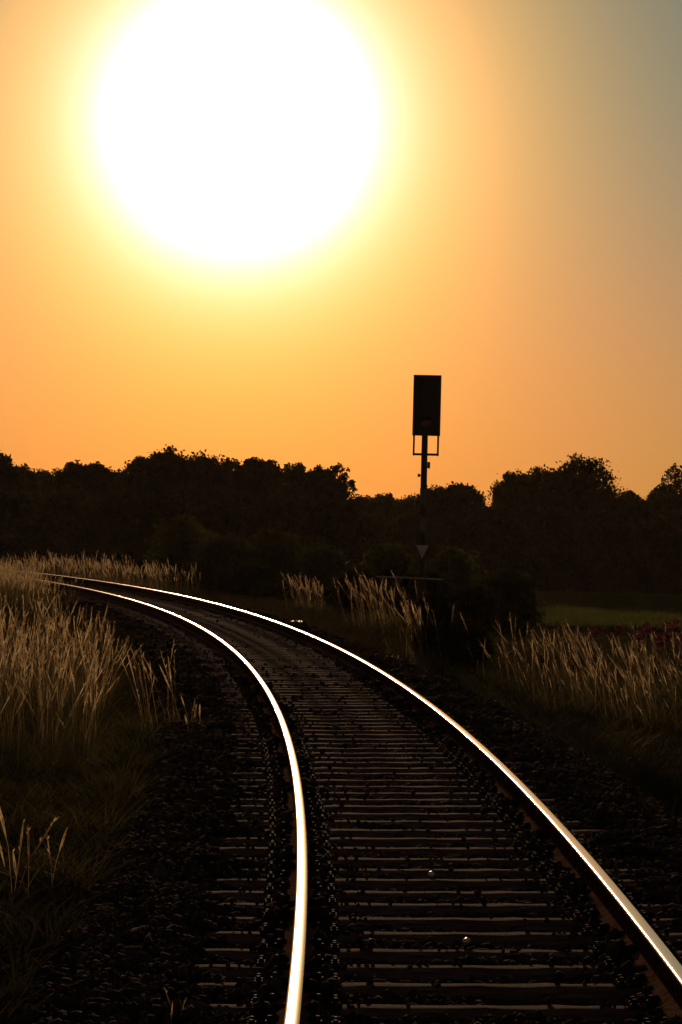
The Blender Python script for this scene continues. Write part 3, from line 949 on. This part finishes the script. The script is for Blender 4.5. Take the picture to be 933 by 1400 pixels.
# ------------------------------------------------------------------ small loose things
def rock(px, py, Y, size, label, mat, flat=.6, name='pale_stone', seed=0, zadd=0.0):
    rr = np.random.default_rng(seed)
    p = at(px, py, Y)
    V = ICOV * rr.uniform(.75, 1.2, (12, 1)) * np.array(size)
    o = np_mesh(name, V, ICOF, mat)
    o.location = (p.x, Y, p.z)
    return tag(o, label, 'stone')


def ydepth(py, px, z):
    dx, dy = px - 466.5, py - 700.0
    y = -SR * dx + CR * dy + 700.0
    return FPX * (CAMZ - z) / (y - YH)


rock(590, 1194, ydepth(1194, 590, .0), (.022, .02, .016), 'small bright stone on a sleeper under the middle of the track', M_pale, seed=1)
rock(638, 1286, ydepth(1286, 638, .0), (.022, .02, .016), 'small bright stone on a nearer sleeper, right of the middle of the track', M_pale, seed=2)
rock(246, 868, ydepth(868, 246, -.1), (.05, .04, .025), 'pale stone glinting beside the left rail far along the bend', M_pale, seed=4)
rock(432, 1365, ydepth(1365, 432, -.05), (.03, .03, .014), 'brown lit stone close to the left rail at the bottom', M_stone, seed=5)
p = at(405, 850.5, 76)
mb = MB(); mb.box((0, 0, 0), (.30, .22, .05), .012); o = mb.build('concrete_slab', M_pale)
o.location = (p.x, 76, p.z); o.rotation_euler = (.10, .0, .1)
tag(o, 'small pale flat slab lying just outside the right rail in the bend', 'slab')
# bent straw at the very bottom, and loose straw litter
Yb = ydepth(1392, 210, -.06)
pts = [at(150 + 22 * k, 1393.5 - 2.6 * math.sin(k / 5 * math.pi) + .6 * k, Yb) for k in range(6)]
mb = MB(); mb.tube(pts, [.0018, .0022, .0025, .0024, .002, .0012], 5)
tag(mb.build('dry_stalk', M_straw, smooth=60), 'thin shiny dry stalk lying flat at the very bottom left of the picture', 'stalk')
for (px, py, ln, tilt, lb) in ((668, 964, 22, .25, 'bright dry stalk lying on the dark slope right of the right rail'), (206, 1003, 15, -.3, 'bright bit of straw lying below the lone grass clump on the left'),
                               (212, 1078, 15, -.1, 'bright bit of straw on the dark ground left of the track, lower of the two'), (695, 896, 18, .7, 'pale snapped stalk caught in the right verge grass'),
                               (222, 985, 12, -.6, 'short pale straw at the foot of the lone grass clump on the left')):
    Yq = ydepth(py, px, -.22)
    k = ln / 2 / FPX * Yq
    c = at(px, py, Yq); zg = max(0, ground_at(c.x, Yq) - c.z) + .03
    mb = MB(); mb.tube([c + Vector((-k, 0, -k * tilt + zg)), c + Vector((0, .01, .012 + zg)), c + Vector((k, .02, k * tilt + zg))], [.003, .006, .004], 5)
    tag(mb.build('dry_stalk', M_straw, smooth=60), lb, 'stalk')
n = 650
s = rng.uniform(11, 40, n); d = rng.uniform(-2.4, 2.3, n)
keep = (np.abs(np.abs(d) - .7535) > .09)
s, d = s[keep], d[keep]
X, Y = to_world(s, d)
Z = bed_z(s, d, X, Y) + .022 + rng.uniform(0, .02, len(s))
ph = np.abs(((s - S0 + SP / 2) % SP) - SP / 2)
Z = np.where((ph < .13) & (np.abs(d) < 1.3), cant(d) + .012, Z)
Ls = rng.uniform(.02, .085, len(s)); a = rng.normal(0, .5, len(s)); w = rng.uniform(.0015, .004, len(s)); sl_ = rng.normal(0, .12, len(s))
U = np.stack([np.cos(a), np.sin(a), sl_], 1) * Ls[:, None] / 2
Wv = np.stack([-np.sin(a), np.cos(a), np.full(len(a), .4)], 1) * w[:, None]
C = np.stack([X, Y, Z], 1)
up = np.array([0, 0, .006])
V = np.stack([C - U - Wv, C - Wv + up, C + U - Wv, C + U + Wv, C + Wv + up, C - U + Wv], 1).reshape(-1, 3)
k6 = (np.arange(len(C)) * 6)[:, None]
F = np.concatenate([np.array([[0, 1, 4, 5]]) + k6, np.array([[1, 2, 3, 4]]) + k6])
tag(np_mesh('straw_litter', V, F, M_stem), 'scattered bits of dry straw lying on the ballast and sleepers', 'straw', kind='stuff')

# ------------------------------------------------------------------ evening haze
mb = MB(); mb.box((0, 900, 5.5), (7400, 9000, 20))
M_haze, nt, out = new_mat('evening_haze')
pv = nt.nodes.new('ShaderNodeVolumePrincipled')
pv.inputs['Color'].default_value = (.95, .74, .58, 1)
pv.inputs['Density'].default_value = 3.2e-5
pv.inputs['Anisotropy'].default_value = .55
nt.links.new(pv.outputs[0], out.inputs['Volume'])
hz_o = mb.build('haze', M_haze)
tag(hz_o, kind='stuff', label='thin warm evening haze in the air over the whole scene', cat='haze')

# ------------------------------------------------------------------ camera
cam = bpy.data.cameras.new('camera')
cam.sensor_fit = 'VERTICAL'; cam.sensor_height = 36.0; cam.lens = 36.0 * FPX / 1400
cam.clip_start = .1; cam.clip_end = 12000
co = link(bpy.data.objects.new('camera', cam))
pitch = math.atan((YH - 700) / FPX)
co.matrix_world = Matrix.Translation((0, 0, CAMZ)) @ Matrix.Rotation(math.pi / 2 + pitch, 4, 'X') @ Matrix.Rotation(ROLL, 4, 'Z')
SC.camera = co

# ------------------------------------------------------------------ sun and sky
sp = at(325, 165, 1000.0) - Vector((0, 0, CAMZ))
sd = sp.normalized()
el = math.asin(sd.z); az = math.atan2(sd.x, sd.y)
sun = bpy.data.lights.new('sun', 'SUN')
sun.energy = 2.0; sun.angle = math.radians(.55); sun.color = (1.0, .66, .36)
so = link(bpy.data.objects.new('sun', sun))
so.rotation_euler = sd.to_track_quat('Z', 'Y').to_euler()
so.location = (0, 0, 60)

w = bpy.data.worlds.new('World'); SC.world = w; w.use_nodes = True
nt = w.node_tree; nt.nodes.clear()


def N(t, **k):
    n = nt.nodes.new(t)
    for a, v in k.items():
        setattr(n, a, v)
    return n


def math_(op, a, b=None):
    n = N('ShaderNodeMath', operation=op)
    for i, v in enumerate((a, b)):
        if v is None:
            continue
        if hasattr(v, 'links'):
            nt.links.new(v, n.inputs[i])
        else:
            n.inputs[i].default_value = v
    return n.outputs[0]


sky = N('ShaderNodeTexSky', sky_type='NISHITA', sun_disc=False, sun_elevation=el, sun_rotation=az)
sky.air_density = 1.0; sky.dust_density = 0.0; sky.ozone_density = 1.0; sky.altitude = 50
tc = N('ShaderNodeTexCoord')
nrm = N('ShaderNodeVectorMath', operation='NORMALIZE'); nt.links.new(tc.outputs['Generated'], nrm.inputs[0])
dot = N('ShaderNodeVectorMath', operation='DOT_PRODUCT'); nt.links.new(nrm.outputs[0], dot.inputs[0]); dot.inputs[1].default_value = sd
th = math_('DEGREES', math_('ARCCOSINE', math_('MINIMUM', dot.outputs['Value'], 1.0)))
sep = N('ShaderNodeSeparateXYZ'); nt.links.new(nrm.outputs[0], sep.inputs[0])
ev = math_('DEGREES', math_('ARCSINE', sep.outputs['Z']))


def expo(x, k, off=0.0):      # exp(-k (x-off))
    return math_('EXPONENT', math_('MULTIPLY', math_('SUBTRACT', x, off), -k))


def gauss(x, s_):
    q = math_('DIVIDE', x, s_)
    return math_('EXPONENT', math_('MULTIPLY', math_('MULTIPLY', q, q), -1.0))


def scaled(col, fac):
    n = N('ShaderNodeVectorMath', operation='SCALE')
    n.inputs[0].default_value = col
    nt.links.new(fac, n.inputs['Scale'])
    return n.outputs[0]


def vadd(a, b_):
    n = N('ShaderNodeVectorMath', operation='ADD'); nt.links.new(a, n.inputs[0]); nt.links.new(b_, n.inputs[1]); return n.outputs[0]


# light scattered by the dusty evening air: a tight white core, a wide warm aureole and an orange band over the horizon
core = math_('MINIMUM', expo(th, 1.75, 2.86), 8.0)
aur = math_('MINIMUM', expo(th, .44485, 4.4), 2.5)
band = math_('MULTIPLY', gauss(ev, 4.7596), gauss(th, 11.989))
glow = vadd(vadd(scaled((.734, .16, .35), core), scaled((.72, .325, 0.0), aur)), scaled((.919, .029, .003), band))
bg1 = N('ShaderNodeBackground'); bg1.inputs['Strength'].default_value = 1.0; nt.links.new(glow, bg1.inputs[0])
bg2 = N('ShaderNodeBackground'); bg2.inputs['Strength'].default_value = .05; 
hz = gauss(ev, 4.714)
hm = N('ShaderNodeMix', data_type='RGBA')
nt.links.new(hz, hm.inputs['Factor'])
hm.inputs['A'].default_value = (.42, .60, .60, 1); hm.inputs['B'].default_value = (.12, .54, .44, 1)
mul = N('ShaderNodeVectorMath', operation='MULTIPLY')
hi = N('ShaderNodeMapRange', interpolation_type='SMOOTHSTEP')
hi.inputs['From Min'].default_value = 11; hi.inputs['From Max'].default_value = 30
nt.links.new(ev, hi.inputs['Value'])
h2 = N('ShaderNodeMix', data_type='RGBA')
hb = N('ShaderNodeMapRange', interpolation_type='SMOOTHSTEP')
hb.inputs['From Min'].default_value = 11; hb.inputs['From Max'].default_value = 26
nt.links.new(th, hb.inputs['Value'])
nt.links.new(math_('MAXIMUM', hi.outputs[0], hb.outputs[0]), h2.inputs['Factor']); nt.links.new(hm.outputs['Result'], h2.inputs['A'])
h2.inputs['B'].default_value = (.62, .40, .27, 1)
nt.links.new(sky.outputs[0], mul.inputs[0]); nt.links.new(h2.outputs['Result'], mul.inputs[1])
nt.links.new(mul.outputs[0], bg2.inputs[0])
ad = N('ShaderNodeAddShader'); nt.links.new(bg1.outputs[0], ad.inputs[0]); nt.links.new(bg2.outputs[0], ad.inputs[1])
wo = N('ShaderNodeOutputWorld'); nt.links.new(ad.outputs[0], wo.inputs[0])

vs_ = SC.view_settings
vs_.view_transform = 'Standard'; vs_.look = 'None'; vs_.exposure = 0.0; vs_.gamma = 1.0; vs_.use_curve_mapping = False
SC.cycles.max_bounces = 6
SC.cycles.sample_clamp_indirect = 4.0
